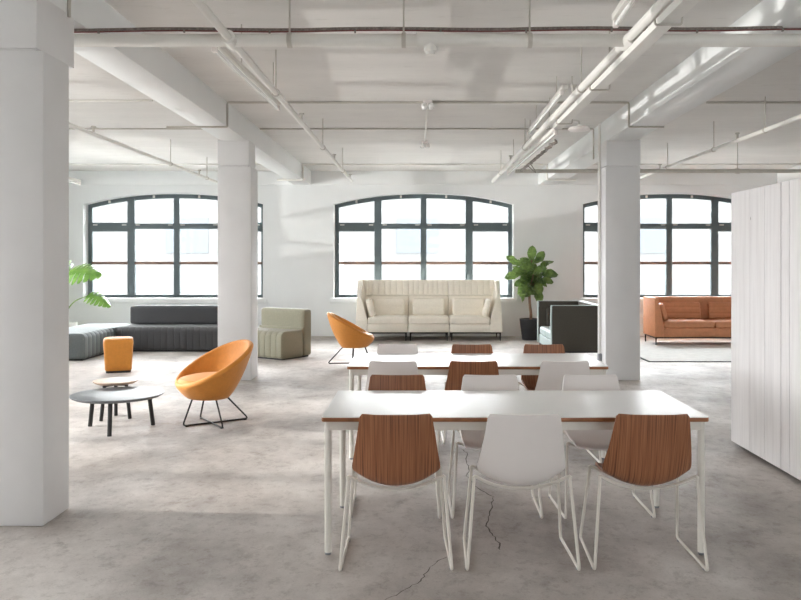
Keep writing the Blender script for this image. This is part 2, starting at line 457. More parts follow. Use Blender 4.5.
# beams and head band
def beam(name, x0, x1, y0, y1, z0, z1, label):
    bm = NB(); box(bm, x0, x1, y0, y1, z0, z1, 0.008)
    return tag(obj(name, bm, 'paint'), label, 'beam', kind='structure')
beam('ceiling_beam', -2.62, -2.27, WF, WB, SOF, CZ + 0.02, 'deep white ceiling beam over the two left pillars')
beam('ceiling_beam', 2.46, 2.846, WF, WB, SOF, CZ + 0.02, 'deep white ceiling beam over the right pillar')
beam('ceiling_beam', 7.43, 7.85, WF, WB, SOF, CZ + 0.02, 'white ceiling beam above and beyond the plank cabinets')
beam('trim_1', WL, WR, WB - 0.06, WB + 0.01, 3.157, CZ + 0.02, 'shallow white band along the top of the far wall')

def pillar(x0, x1, y0, y1, upx0, upx1, upy1, label):
    t = thing('pillar', label, 'pillar', kind='structure')
    bm = NB(); box(bm, x0, x1, y0, y1, 0, 2.815, 0.012)
    obj('shaft', bm, 'column_paint', t)
    bm = NB(); box(bm, upx0, upx1, y0 + 0.005, upy1, 2.83, SOF + 0.01, 0.006); box(bm, upx0 + 0.015, upx1 - 0.015, y0 + 0.02, y1, 2.8, 2.84)
    obj('capital', bm, 'column_paint', t)
    return t
pillar(-2.66, -2.225, 4.728, 5.08, -2.66, -2.268, 5.25, 'large white square pillar nearest the viewer')
pillar(-2.66, -2.218, 10.51, 10.94, -2.66, -2.25, 10.93, 'white square pillar beside the orange tub chair')
pr = pillar(2.437, 2.895, 10.51, 10.98, 2.455, 2.90, 10.96, 'white square pillar behind the right end of the back table')
bm = NB(); tube(bm, [(2.415, 10.76, 0.33), (2.415, 10.76, CZ - 0.02)], 0.016, 8)
obj('conduit', bm, 'pipe_paint', pr)
bm = NB(); box(bm, 2.39, 2.437, 10.70, 10.80, 0.23, 0.33, 0.008); obj('socket_box', bm, 'metal_grey', pr)

# ------------------------------------------------------------------ services on the ceiling
PZ = EYE + 1.49
def rod(bm, x, y, z0, z1, r=0.006): tube(bm, [(x, y, z0), (x, y, z1)], r, 6)
def long_pipe(x, y0, y1, r, label, hangers, heads, z=PZ, x1=None):
    x1 = x if x1 is None else x1
    t = thing('sprinkler_pipe', label, 'pipe', (x, y0, z), group=None)
    L = y1 - y0
    def px(y): return (x1 - x) * (y - y0) / L
    bm = NB(); tube(bm, [(0, 0, 0), (x1 - x, L, 0)], r, 12); obj('pipe', bm, 'pipe_paint', t)
    for h in hangers:
        bm = NB(); rod(bm, px(h), h - y0, r, CZ - z)
        tube(bm, [(px(h), h - y0 - 0.012, 0), (px(h), h - y0 + 0.012, 0)], r + 0.008, 10)
        obj('hanger_rod', bm, 'conduit', t)
    for h in heads:
        bm = NB(); tube(bm, [(px(h), h - y0, 0), (px(h), h - y0, r + 0.055)], 0.014, 8); tube(bm, [(px(h), h - y0, r + 0.055), (px(h), h - y0, r + 0.07)], 0.03, 10)
        obj('sprinkler_head', bm, 'conduit', t)
    return t
YT = 5.4   # transverse main
t = long_pipe(-1.275, 1.5, 14.9, 0.028, 'long white sprinkler pipe running to the far wall, left of centre', [3.6, 7.08, 10.5, 13.2], [8.6, 11.9, 14.6])
bm = NB(); tube(bm, [(0, YT - 1.5 - 0.09, 0), (0, YT - 1.5 + 0.09, 0)], 0.046, 14); obj('coupling', bm, 'pipe_paint', t)
t = long_pipe(1.415, 1.5, 14.9, 0.034, 'long white sprinkler pipe beside the cable tray, right of centre', [3.2, 6.9, 10.5, 13.5], [7.25, 12.1], x1=1.36)
bm = NB(); tube(bm, [(0, YT - 1.5 - 0.1, 0), (0, YT - 1.5 + 0.1, 0)], 0.05, 14); obj('coupling', bm, 'pipe_paint', t)
long_pipe(-3.835, 5.6, 15.1, 0.024, 'thin white sprinkler pipe above the dark sofa', [8.6, 12.3, 14.4], [9.4, 13.9])
long_pipe(3.93, 5.6, 14.6, 0.026, 'thin white sprinkler pipe above the tan sofa', [9.1, 10.7, 12.7], [9.9, 13.1])

t = thing('water_pipe', 'thick white pipe crossing the whole room under the beams', 'pipe', (0, YT, PZ))
bm = NB(); tube(bm, [(-7.7, 0, 0), (8.5, 0.05, 0.012)], 0.044, 16); obj('pipe', bm, 'pipe_paint', t)
for x in (-0.88, -0.11, 0.74, 4.6, -4.6):
    bm = NB(); rod(bm, x, 0, 0.03, CZ - PZ, 0.007); tube(bm, [(x - 0.014, 0, 0), (x + 0.014, 0, 0)], 0.052, 14)
    obj('hanger_rod', bm, 'conduit', t)
bm = NB(); tube(bm, [(-0.02, 0, 0), (0.16, 0, 0)], 0.054, 14); tube(bm, [(0.07, 0, 0), (0.07, 0, -0.078)], 0.044, 14); tube(bm, [(0.07, 0, -0.07), (0.07, 0, -0.098)], 0.03, 12)
obj('fitting', bm, 'pipe_paint', t)
t = thing('armoured_cable', 'dark armoured cable with a red wire strapped above the thick crossing pipe', 'cable', (0, YT + 0.04, EYE + 1.575))
pts = [(-7.7 + 16.2 * i / 80, 0.0, 0.012 * math.sin(i * 0.9) * 0.4 + 0.0035 * (i - 40) / 4 * 0.5 + 0.004) for i in range(81)]
bm = NB(); tube(bm, pts, 0.0115, 8); obj('cable', bm, 'cable_dark', t)
bm = NB(); tube(bm, [(p[0], -0.012, p[2] - 0.017) for p in pts], 0.005, 6); obj('red_wire', bm, 'cable_red', t)
for k in range(28):
    q = pts[min(80, int((0.3 + k * 0.58) / 16.2 * 80))]
    bm = NB(); box(bm, -7.406 + k * 0.58, -7.394 + k * 0.58, -0.019, -0.006, q[2] - 0.03, q[2] - 0.008)
    obj('cable_tie', bm, 'cable_dark', t)

t = thing('heating_pipe', 'grey pipe crossing the right bay in front of the far wall', 'pipe', (0, 12.6, EYE + 1.415))
bm = NB(); tube(bm, [(1.5, 0, 0), (7.4, 0, 0)], 0.03, 12); obj('pipe', bm, 'conduit', t)
for x in (3.05, 5.0, 6.35):
    bm = NB(); rod(bm, x, 0, 0, CZ - EYE - 1.415); tube(bm, [(x - 0.03, 0, 0), (x + 0.03, 0, 0)], 0.04, 10); obj('hanger_rod', bm, 'conduit', t)

# conduits that follow the ceiling and wrap the beams
def conduit(pts, r, label, mat='conduit'):
    bm = NB(); tube(bm, fillet(pts, 0.02, 3), r, 8)
    return tag(obj('ceiling_conduit', bm, mat), label, 'conduit')
zc = CZ - 0.012; zs = SOF - 0.012
yA = 9.38; yB = 11.25; yC = 15.4
conduit([(-2.62 - 0.35, yA, zs), (-2.258, yA, zs), (-2.258, yA, zc), (2.448, yA, zc), (2.448, yA, zs), (2.86, yA, zs)], 0.012, 'grey conduit crossing the middle bay and folding under both beams')
conduit([(3.36, yA, zc), (7.3, yA, zc)], 0.012, 'grey conduit on the ceiling above the plank cabinets')
conduit([(-7.6, yA - 0.1, zc), (-3.1, yA - 0.1, zc)], 0.016, 'white conduit on the ceiling above the low round tables', 'pipe_paint')
conduit([(-7.6, yB, zc), (-2.64, yB, zc)], 0.010, 'thin grey conduit on the ceiling above the orange stool')
conduit([(-2.25, yB, zc), (2.44, yB, zc), (2.44, yB, 3.0)], 0.011, 'thin grey conduit across the ceiling just past the pillars')
conduit([(-2.75, yC, zs - 0.01), (-2.255, yC, zs - 0.01), (-2.255, yC, zc), (2.445, yC, zc), (2.445, yC, zs - 0.01), (3.0, yC, zs - 0.01)], 0.022, 'white conduit along the ceiling before the middle window', 'pipe_paint')
conduit([(-7.6, yC, zc), (-2.66, yC, zc)], 0.014, 'white conduit along the ceiling before the left window', 'pipe_paint')
conduit([(2.87, yC, zc), (7.4, yC, zc)], 0.014, 'white conduit along the ceiling before the right window', 'pipe_paint')
conduit([(0.09, yA + 0.03, zc), (0.075, 12.5, zc)], 0.011, 'short conduit joining the two ceiling spotlights', 'pipe_paint')
conduit([(-2.258, YT - 0.25, zs), (-2.258, YT - 0.25, CZ - 0.02)], 0.012, 'short vertical conduit on the beam by the near pillar')
def spot(y, x, label):
    t = thing('emergency_light', label, 'light', (x, y, CZ + 0.002))
    bm = NB(); box(bm, -0.05, 0.05, -0.04, 0.04, -0.05, 0, 0.006); obj('housing', bm, 'white_plastic', t)
    for s in (-1, 1):
        bm = NB(); lathe(bm, [(0.022, 0.045), (0.034, 0.03), (0.036, -0.03), (0.03, -0.04)], 14)
        bmesh.ops.rotate(bm, matrix=Matrix.Rotation(PI / 2 * 0.8, 3, 'X'), verts=bm.verts[:]); bmesh.ops.translate(bm, vec=(s * 0.04, -0.02, -0.072), verts=bm.verts[:])
        obj('lamp_head', bm, 'tube', t)
spot(9.33, 0.09, 'small white twin spotlight on the ceiling, nearer of the two')
spot(12.5, 0.075, 'small white twin spotlight on the ceiling, farther of the two')

def batten(x0, y0, x1, y1, z, label, w=0.05, hang=(0.2, 0.8), tubes=1, side=0.0):
    L = math.hypot(x1 - x0, y1 - y0)
    t = thing('tube_light', label, 'light', (x0, y0, z), math.atan2(-(x1 - x0), (y1 - y0)))
    bm = NB(); box(bm, -w / 2, w / 2, 0, L, 0.0, 0.045, 0.005); obj('housing', bm, 'pipe_paint', t)
    for k in range(tubes):
        xx = (k - (tubes - 1) / 2) * 0.05 + side
        bm = NB(); tube(bm, [(xx, 0.05, -0.028), (xx, L - 0.05, -0.028)], 0.016, 10); tu = obj('lamp_tube', bm, 'tube', t)
        for e in (0.0, L - 0.05):
            bm = NB(); box(bm, xx - 0.018, xx + 0.018, e, e + 0.05, -0.046, 0.0, 0.004); obj('lamp_holder', bm, 'white_plastic', tu)
    for h in hang:
        bm = NB(); rod(bm, 0, L * h, 0.04, CZ - z, 0.005); obj('hanger_rod', bm, 'conduit', t)
    return t
batten(-1.43, 5.55, -1.375, 7.75, EYE + 1.50, 'white tube light hung close beside the left long pipe', hang=(0.35, 0.9))
batten(1.38, 7.6, 1.40, 10.1, EYE + 1.63, 'upper white tube light above the cable tray, beyond the thick pipe', w=0.06, tubes=1, side=-0.03)
batten(1.49, 8.75, 1.425, 12.9, EYE + 1.43, 'long white tube light ending farthest down the cable tray', hang=(0.1, 0.45, 0.85))
batten(1.16, 2.4, 1.27, 5.2, EYE + 1.56, 'white tube light just before the thick crossing pipe', hang=(0.5, 0.85))
t = thing('cable_tray', 'wide white cable tray hung beside the right long pipe', 'cable tray', (1.46, 1.5, EYE + 1.40))
bm = NB(); prism(bm, [(-0.05, 0.045), (-0.046, 0), (0.046, 0), (0.05, 0.045), (0.042, 0.045), (0.038, 0.01), (-0.038, 0.01), (-0.042, 0.045)], 'y', 0, 7.0)
obj('tray', bm, 'pipe_paint', t)
for y in (1.2, 3.2, 5.0, 6.6):
    bm = NB(); tube(bm, fillet([(0.08, y, CZ - EYE - 1.40), (0.08, y, -0.012), (-0.08, y, -0.012), (-0.08, y, 0.02)], 0.02, 3), 0.007, 6); obj('hanger', bm, 'conduit', t)
t = thing('ceiling_speaker', 'flat white disc hanging below the cable tray', 'speaker', (1.66, 8.35, EYE + 1.36))
bm = NB(); lathe(bm, [(0.03, 0.05), (0.1, 0.035), (0.115, 0.012), (0.10, 0.0), (0.02, -0.006)], 24); obj('disc', bm, 'white_plastic', t)
bm = NB(); tube(bm, fillet([(0, 0, 0.04), (0, 0, 0.1), (-0.15, 0, 0.1)], 0.03, 3), 0.01, 8); obj('bracket', bm, 'pipe_paint', t)
rr = random.Random(4)
pts = [(1.52 + 0.02 * math.sin(i * 1.7), 9.0 + i * 0.09, EYE + 1.40 - 0.035 - 0.02 * math.sin(i * 0.8) ** 2) for i in range(34)]
bm = NB(); tube(bm, pts, 0.012, 6); tube(bm, [(p[0] + 0.02, p[1] + 0.02, p[2] - 0.01) for p in pts], 0.007, 6)
tube(bm, [(1.54 + 0.1 * math.sin(a * PI / 8), 11.2 + 0.25 * a / 8, EYE + 1.37 - 0.12 * math.sin(a * PI / 8)) for a in range(9)], 0.006, 6)
tag(obj('loose_cable', bm, 'cable_dark'), 'dark loose cable slung under the far tube light', 'cable')
batten(-5.91, 11.6, -5.91, 13.9, EYE + 1.365, 'white tube light peeking out beside the near pillar', hang=(0.2, 0.8))

# ------------------------------------------------------------------ dining chairs
def catmull(P, n):
    P = [Vector(p) for p in P]; out = []
    for i in range(len(P) - 1):
        p0, p1, p2, p3 = P[max(i - 1, 0)], P[i], P[i + 1], P[min(i + 2, len(P) - 1)]
        for k in range(n):
            t = k / n
            out.append(0.5 * ((2 * p1) + (-p0 + p2) * t + (2 * p0 - 5 * p1 + 4 * p2 - p3) * t * t + (-p0 + 3 * p1 - 3 * p2 + p3) * t ** 3))
    out.append(P[-1]); return out
def shell_bm():
    # (y, z, half width), forward wrap of the edges, upward wrap
    prof = [(-.252, .802, .180), (-.247, .766, .185), (-.236, .70, .194), (-.220, .62, .205), (-.203, .545, .215), (-.178, .472, .221),
            (-.128, .424, .214), (-.03, .408, .206), (.07, .416, .205), (.16, .430, .204), (.205, .428, .200), (.225, .416, .195)]
    wrap = [(.012, -.002), (.016, -.002), (.026, 0), (.042, .004), (.058, .016), (.062, .044), (.03, .070), (.008, .062), (0, .044), (0, .028), (0, .020), (0, .016)]
    P = catmull([(a[0], a[1], a[2]) for a in prof], 4); W = catmull([(w_[0], w_[1], 0) for w_ in wrap], 4)
    # insert denser rows near the top for the rounded corners
    rows = []; s = 0
    def add(p, w_): rows.append((p.copy(), w_.copy()))
    for i in range(len(P)):
        if i == 0:
            for k in range(4):
                t = [0, .12, .35, .65][k]; add(P[0].lerp(P[1], t), W[0].lerp(W[1], t))
        elif i == 1:
            for k in range(3): add(P[1].lerp(P[2], k / 3), W[1].lerp(W[2], k / 3))
        else: add(P[i], W[i])
    n = 16; grid = []
    acc = [0]
    for i in range(1, len(rows)): acc.append(acc[-1] + math.hypot(rows[i][0].x - rows[i - 1][0].x, rows[i][0].y - rows[i - 1][0].y))
    tot = acc[-1]
    for (p, w_), a in zip(rows, acc):
        hw = p.z; r = 0.012
        for e in (a, tot - a):
            if e < r: hw = hw - r + math.sqrt(max(0, r * r - (r - e) ** 2))
        row = []
        for k in range(n + 1):
            u = -1 + 2 * k / n; q = u * u
            row.append(Vector((u * hw, p.x + w_.x * q, p.y + w_.y * q)))
        grid.append(row)
    bm = NB()
    R = len(grid)
    nor = [[None] * (n + 1) for _ in range(R)]
    for i in range(R):
        for k in range(n + 1):
            du = grid[i][min(k + 1, n)] - grid[i][max(k - 1, 0)]; dv = grid[min(i + 1, R - 1)][k] - grid[max(i - 1, 0)][k]
            nor[i][k] = du.cross(dv).normalized()
    th = 0.012
    A = [[bm.verts.new(grid[i][k]) for k in range(n + 1)] for i in range(R)]
    B = [[bm.verts.new(grid[i][k] - nor[i][k] * th * (1 if nor[i][k].z < 0 or True else 1)) for k in range(n + 1)] for i in range(R)]
    for i in range(R - 1):
        for k in range(n):
            bm.faces.new([A[i][k], A[i][k + 1], A[i + 1][k + 1], A[i + 1][k]])
            bm.faces.new([B[i][k], B[i + 1][k], B[i + 1][k + 1], B[i][k + 1]])
    for i in range(R - 1):
        for k in (0, n): bm.faces.new([A[i][k], A[i + 1][k], B[i + 1][k], B[i][k]])
    for k in range(n):
        for i in (0, R - 1): bm.faces.new([A[i][k], A[i][k + 1], B[i][k + 1], B[i][k]])
    return bm
def make_chair(mat, label):
    t = thing('dining_chair', label, 'chair')
    obj('seat_shell', shell_bm(), mat, t)
    r = 0.0082
    for s in (-1, 1):
        rf = Vector((s * .283, -.215, r)); ff = Vector((s * .272, .275, r))
        rt = Vector((s * .244, -.16, .470)); ft = Vector((s * .238, .155, .440))
        bm = NB(); path = fillet([rt.lerp(rf, .5), rf, ff, ft.lerp(ff, .5)], 0.035, 5)
        # the runner with its two bends
        tube(bm, fillet([rf.lerp(rt, .12), rf, ff, ff.lerp(ft, .12)], 0.03, 5), r, 8); ru = obj('runner', bm, 'rod', t)
        for p in (rf, ff):
            bm = NB(); tube(bm, [(p.x, p.y + (0.03 if p is rf else -0.05), 0.0), (p.x, p.y + (0.05 if p is rf else -0.03), 0.0)], r * 1.35, 8)
            for v in bm.verts: v.co.z = max(v.co.z, 0.0005)
            obj('glide', bm, 'metal_grey', ru)
        for a, b in ((rf, rt), (ff, ft)):
            bm = NB(); tube(bm, [a.lerp(b, .12), a.lerp(b, .96)], r, 8); obj('leg', bm, 'rod', t)
    for (x, y, z, dip, yb) in ((.244, -.16, .470, .076, -.09), (.238, .155, .440, .046, .11)):
        bm = NB()
        lx = .283 if y < 0 else .272
        foot = Vector((lx, -.215 if y < 0 else .275, r)); top = Vector((x, y, z))
        pr_ = top.lerp(foot, 0.04)
        pts = [(-pr_.x, pr_.y, pr_.z), (-x, y, z)]
        for k in range(1, 10):
            u = -1 + 2 * k / 10; pts.append((u * x * .98, y + (yb - y) * (1 - u * u), z - dip * (1 - u * u) - 0.006 * min(1, 3 * (1 - abs(u)))))
        pts += [(x, y, z), (pr_.x, pr_.y, pr_.z)]
        tube(bm, catmull(pts, 3), r, 8); obj('seat_support', bm, 'rod', t)
    return t
wood0 = make_chair('walnut', 'x'); white0 = make_chair('white_plastic', 'x')
used = set()
def chair(kind, x, y, rz, label):
    p = wood0 if kind == 'wood' else white0
    if kind not in used:
        used.add(kind); p.location = (x, y, 0); p.rotation_euler = (0, 0, rz); p['label'] = label; p['group'] = 'dining chairs at the two tables'; return p
    return dup(p, (x, y, 0), rz, label, 'dining chairs at the two tables')
chair('wood', -.125, 4.25, 0.02, 'walnut shell chair seen from behind at the left end of the nearer table')
chair('white', .522, 4.25, 0.0, 'white shell chair seen from behind between two walnut ones at the nearer table')
chair('wood', 1.172, 4.25, -0.03, 'walnut shell chair seen from behind at the right end of the nearer table')
chair('wood', -.153, 5.13, PI, 'walnut shell chair facing us across the nearer table')
chair('white', .47, 5.13, PI, 'white shell chair facing us across the middle of the nearer table')
chair('white', 1.15, 5.13, PI + 0.02, 'white shell chair facing us across the right end of the nearer table')
chair('white', -.207, 6.37, 0, 'white shell chair on the near side of the back table, at its left end')
chair('wood', .41, 6.37, 0, 'walnut shell chair on the near side of the back table')
chair('white', 1.11, 6.37, 0, 'white shell chair on the near side of the back table, at its right end')
chair('white', -.206, 7.10, PI, 'white shell chair on the far side of the back table')
chair('wood', .477, 7.10, PI, 'walnut shell chair at the middle of the back table, on its far side')
chair('wood', 1.138, 7.10, PI, 'walnut shell chair on the far side of the back table, at its right end')

# ------------------------------------------------------------------ tables
def rrect(x0, x1, y0, y1, r, n=5):
    P = []
    for cx, cy, a in ((x1 - r, y0 + r, -PI / 2), (x1 - r, y1 - r, 0), (x0 + r, y1 - r, PI / 2), (x0 + r, y0 + r, PI)):
        for k in range(n + 1): P.append((cx + r * math.cos(a + PI / 2 * k / n), cy + r * math.sin(a + PI / 2 * k / n)))
    return P
def make_table(label):
    t = thing('dining_table', label, 'table'); W, D = 2.066, .88
    hx, hy = W / 2, D / 2
    bm = NB(); prism(bm, rrect(-hx + .002, hx - .002, -hy + .002, hy - .002, .02), 'z', .7365, .74); obj('tabletop', bm, 'laminate', t)
    bm = NB(); prism(bm, rrect(-hx, hx, -hy, hy, .021), 'z', .715, .7368, 0.003); obj('edge', bm, 'edge', t)
    bm = NB(); a = .03
    for y in (-1, 1): box(bm, -hx + a, hx - a, y * (hy - a) - .012, y * (hy - a) + .012, .668, .715)
    for x in (-1, 1): box(bm, x * (hx - a) - .012, x * (hx - a) + .012, -hy + a, hy - a, .668, .715)
    obj('apron', bm, 'table_metal', t)
    for x in (-1, 1):
        for y in (-1, 1):
            bm = NB(); lathe(bm, [(.017, 0.012), (.019, .014), (.019, .7145)], 20, (x * (hx - .034), y * (hy - .034), 0)); lg = obj('leg', bm, 'table_metal', t)
            bm = NB(); lathe(bm, [(.016, 0), (.017, .003), (.017, .012)], 16, (x * (hx - .034), y * (hy - .034), 0)); obj('foot', bm, 'metal_grey', lg)
    return t
tb = make_table('white topped dining table nearest the viewer, with wood edge'); tb.location = (.507, 4.69, 0)
dup(tb, (.457, 6.745, 0), 0, 'white topped dining table farther back, behind the nearer one')

# ------------------------------------------------------------------ orange tub chairs
def make_tub(label):
    t = thing('tub_chair', label, 'armchair', group='orange tub chairs')
    R = .412; n = 48
    tilt = math.radians(-29)
    def ring(c, rx, ry, a):
        return [(c[0] + rx * math.cos(2 * PI * k / n), c[1] + ry * math.sin(2 * PI * k / n) * math.cos(a), c[2] + ry * math.sin(2 * PI * k / n) * math.sin(a)) for k in range(n)]
    rings = []
    C0 = Vector((0, 0, .598)); Cb = Vector((0, .045, .262))
    # underside: bottom disc up to rim (outer)
    nrm = Vector((0, -math.sin(tilt), math.cos(tilt)))
    rings.append(ring((Cb.x, Cb.y, Cb.z - .012), .12, .12, 0.02))
    rings.append(ring((Cb.x, Cb.y, Cb.z - .010), .175, .18, 0.02))
    m = 9
    for i in range(m + 1):
        f = i / m
        c = Cb.lerp(C0 - nrm * .03, f)
        rad = .20 + (R - .20) * (f ** 0.86)
        rings.append(ring(c, rad, rad * 1.0, tilt * (f ** .9)))
    # rounded lip
    for a in (20, 50, 80, 110, 140, 165):
        a = math.radians(a)
        c = C0 - nrm * .03 + nrm * (.034 * math.sin(a)); rad = R - .026 + .026 * math.cos(a) + (0 if a < PI / 2 else 0)
        rings.append(ring(c, rad, rad, tilt))
    for f in (.1, .25, .45, .65, .82, .94, 1.0):
        c = (C0 - nrm * .03).lerp(Vector((0, .05, .335)), f)
        rad = (R - .058) + (.17 - (R - .058)) * (f ** 1.5)
        if f == 1.0: rad = .09
        rings.append(ring(c, rad, rad, tilt * (1 - f) + .0))
    bm = NB(); rings_mesh(bm, rings)
    obj('seat_shell', bm, 'orange', t)
    bm = NB()
    prof = [(.16, -.045), (.235, -.04), (.258, -.015), (.26, .012), (.245, .034), (.19, .046), (.09, .052)]
    lathe(bm, prof, 40); bmesh.ops.transform(bm, matrix=at(0, .075, .425, rx=math.radians(-3)), verts=bm.verts[:])
    cu = obj('seat_cushion', bm, 'orange', t)
    bm = NB(); tube(bm, [(.262 * math.cos(2 * PI * k / 40), .262 * math.sin(2 * PI * k / 40), 0) for k in range(40)], .005, 6, closed=True)
    bmesh.ops.transform(bm, matrix=at(0, .075, .425, rx=math.radians(-3)), verts=bm.verts[:])
    obj('piping', bm, 'orange', cu)
    r = .0085
    for pts in ([(0, .20, .27), (0, .30, r), (0, -.36, r), (0, -.12, .265)], [(.15, .03, .262), (.31, .02, r + .0), (-.31, .02, r), (-.15, .03, .262)]):
        if pts[1][0] != 0: pts = [pts[0], (pts[1][0], .02, r), (.06, .02, r), (0, .02, r + .0), (-.06, .02, r), pts[2], pts[3]]
        bm = NB(); tube(bm, fillet(pts, .04, 5), r, 8); le = obj('leg_loop', bm, 'black_rod', t)
        for p in (pts[1], pts[-2]):
            bm = NB(); sx = -.04 if p[0] > 0 else .04 if p[0] < 0 else 0; sy = -.04 if p[1] > .1 else .04 if p[1] < -.1 else 0
            box(bm, p[0] + sx - .02, p[0] + sx + .02, p[1] + sy - .014, p[1] + sy + .014, 0, .013, .002)
            obj('glide', bm, 'black_rod', le)
    return t
tub = make_tub('orange tub armchair on black wire legs beside the low round tables')
tub.location = (-2.0, 7.74, 0); tub.rotation_euler = (0, 0, math.atan2(.82, -.57))
dup(tub, (-1.05, 12.25, 0), -PI / 2 + 0.10, 'orange tub armchair seen from behind, facing the cream sofa')

# ------------------------------------------------------------------ pouf
t = thing('stool', 'orange upholstered block stool behind the low tables', 'stool', (-4.29, 11.38, 0), 0.36)
bm = NB()
rings = []
def sq(h, z, rnd):
    P = rrect(-h, h, -h, h, rnd, 6); return [(p[0], p[1], z) for p in P]
for z, h in ((.03, .168), (.045, .178), (.2, .186), (.35, .195), (.42, .2), (.45, .198), (.472, .184), (.482, .15), (.486, .1)):
    rings.append(sq(h, z, .05 if z < .47 else h * .3))
rings_mesh(bm, rings); obj('seat', bm, 'orange', t)
bm = NB(); prism(bm, rrect(-.165, .165, -.165, .165, .04), 'z', 0, .03); obj('plinth', bm, 'dark_metal', t)

# ------------------------------------------------------------------ low tables
def low_table(label, loc, r, h, mat, feet, legr, topin):
    t = thing('coffee_table', label, 'table', loc)
    bm = NB(); lathe(bm, [(r - .035, h - .030), (r - .008, h - .016), (r, h - .008), (r - .001, h - .0005), (r - .004, h)], 64); obj('tabletop', bm, mat, t)
    bm = NB()
    for (x, y) in feet: tube(bm, [(0, 0, h - .04), (x * topin, y * topin, h - .04)], .014, 8)
    obj('support_bar', bm, 'black_rod', t)
    for (x, y) in feet:
        bm = NB(); tube(bm, [(x, y, 0), (x * topin, y * topin, h - .03)], legr, 14); obj('leg', bm, 'black_rod', t)
low_table('low round grey coffee table, the larger of the pair', (-2.82, 7.46, 0), .415, .335, 'grey_top', [(.04, -.30), (-.315, .14), (.265, .2)], .02, .88)
low_table('small round pale wood side table, partly behind the larger grey one', (-3.04, 7.99, 0), .214, .38, 'pale_wood', [(-.09, -.14), (-.05, .14), (.15, -.02)], .018, .75)

# ------------------------------------------------------------------ modular sofas with channel stitching
def channel_bm(L, D, H, pitch, z0=0.03, r=0.09, g=0.016, full=True):
    """block along x (0..L), depth y 0..D (front at y=0), top at H; channels across the length"""
    n = 7; prof = []
    corners = [(r, z0 + .03, .03, PI, 1.5 * PI), ] 
    def arc(cx, cy, rad, a0, a1, m):
        return [(cx + rad * math.cos(a0 + (a1 - a0) * k / m), cy + rad * math.sin(a0 + (a1 - a0) * k / m)) for k in range(m + 1)]
    rb = .035
    base = arc(rb, z0 + rb, rb, 1.5 * PI, PI, 4) + [(0.0, z0 + (H - z0) * .4), (0.0, z0 + (H - z0) * .6)] + arc(r, H - r, r, PI, PI / 2, 8) + [(D * .4, H), (D * .6, H), (D * .8, H)] + arc(D - .03, H - .03, .03, PI / 2, 0, 4) + [(D, (z0 + H) / 2)] + arc(D - .02, z0 + .02, .02, 0, -PI / 2, 3)
    cx, cz = D / 2, (z0 + H) / 2
    def inset(o):
        out = []
        for (y, z) in base:
            dy = max(-1, min(1, (y - cx) / (D / 2))); dz = max(-1, min(1, (z - cz) / ((H - z0) / 2)))
            out.append((y - o * (dy if abs(dy) > .6 else 0), z - o * (dz if (dz > .6 or dz < -.8) else 0)))
        return out
    xs = []
    k = max(1, round(L / pitch)); p = L / k
    for i in range(k):
        for f, o in ((0.0, g), (.06, g * .45), (.16, g * .12), (.5, 0), (.84, g * .12), (.94, g * .45)):
            x = (i + f) * p
            if i == 0 and f == 0.0: continue
            xs.append((x, o if pitch < 9 else 0))
    rings = [[(0.006, y, z) for y, z in inset(.03)], [(0.0, y, z) for y, z in inset(.045)]][::-1]
    rings += [[(x, y, z) for y, z in inset(o)] for x, o in xs if x > .012 and x < L - .012]
    rings += [[(L - .006, y, z) for y, z in inset(.03)], [(L, y, z) for y, z in inset(.045)]]
    rings[1] = [(0.008, y, z) for y, z in inset(.018)]; rings[-2] = [(L - .008, y, z) for y, z in inset(.018)]
    bm = NB(); rings_mesh(bm, rings); return bm
def plinth_bm(x0, x1, y0, y1): 
    bm = NB(); box(bm, x0, x1, y0, y1, 0, .035); return bm

t = thing('modular_sofa', 'long charcoal sofa with channel stitched seat below the left window', 'sofa', (-5.26, 13.8, 0))
bm = channel_bm(2.25, .85, .43, .11, g=.007); obj('seat', bm, 'charcoal', t)
bm = NB(); cushion(bm, 2.2, .3, .34, .05, at(1.15, .70, .60), n=16); obj('backrest', bm, 'charcoal', t)
obj('plinth', plinth_bm(.04, 2.2, .05, .8), 'black_rod', t)
t = thing('sofa_ottoman', 'slate channel stitched seat block at the left end of the charcoal sofa', 'seat', (-5.265, 12.56, 0), PI / 2)
bm = channel_bm(1.235, .85, .43, .155, g=.012); obj('seat', bm, 'slate_fabric', t)
obj('plinth', plinth_bm(.04, 1.2, .05, .8), 'black_rod', t)
t = thing('sofa_corner', 'plain charcoal corner seat joining the slate block and the sofa', 'seat', (-6.12, 13.805, 0))
bm = NB(); cushion(bm, .85, .85, .40, .04, at(.425, .425, .23), n=10); obj('seat', bm, 'slate_fabric', t)
obj('plinth', plinth_bm(.05, .8, .05, .8), 'black_rod', t)
t = thing('modular_sofa', 'beige grey seat with backrest standing just right of the far left pillar', 'sofa', (-3.0, 13.17, 0), math.atan2(-.57, .82))
bm = channel_bm(1.0, .50, .45, .125, z0=.02, r=.10, g=.010); obj('seat', bm, 'beige', t)
bm = NB(); cushion(bm, 1.0, .20, .76, .045, at(.5, .605, .40), n=16); obj('backrest', bm, 'beige', t)
bm = NB(); box(bm, 0, 1.0, .475, .505, .40, .485, .01); obj('filler', bm, 'beige', t)
obj('plinth', plinth_bm(.04, .96, .04, .66), 'black_rod', t)

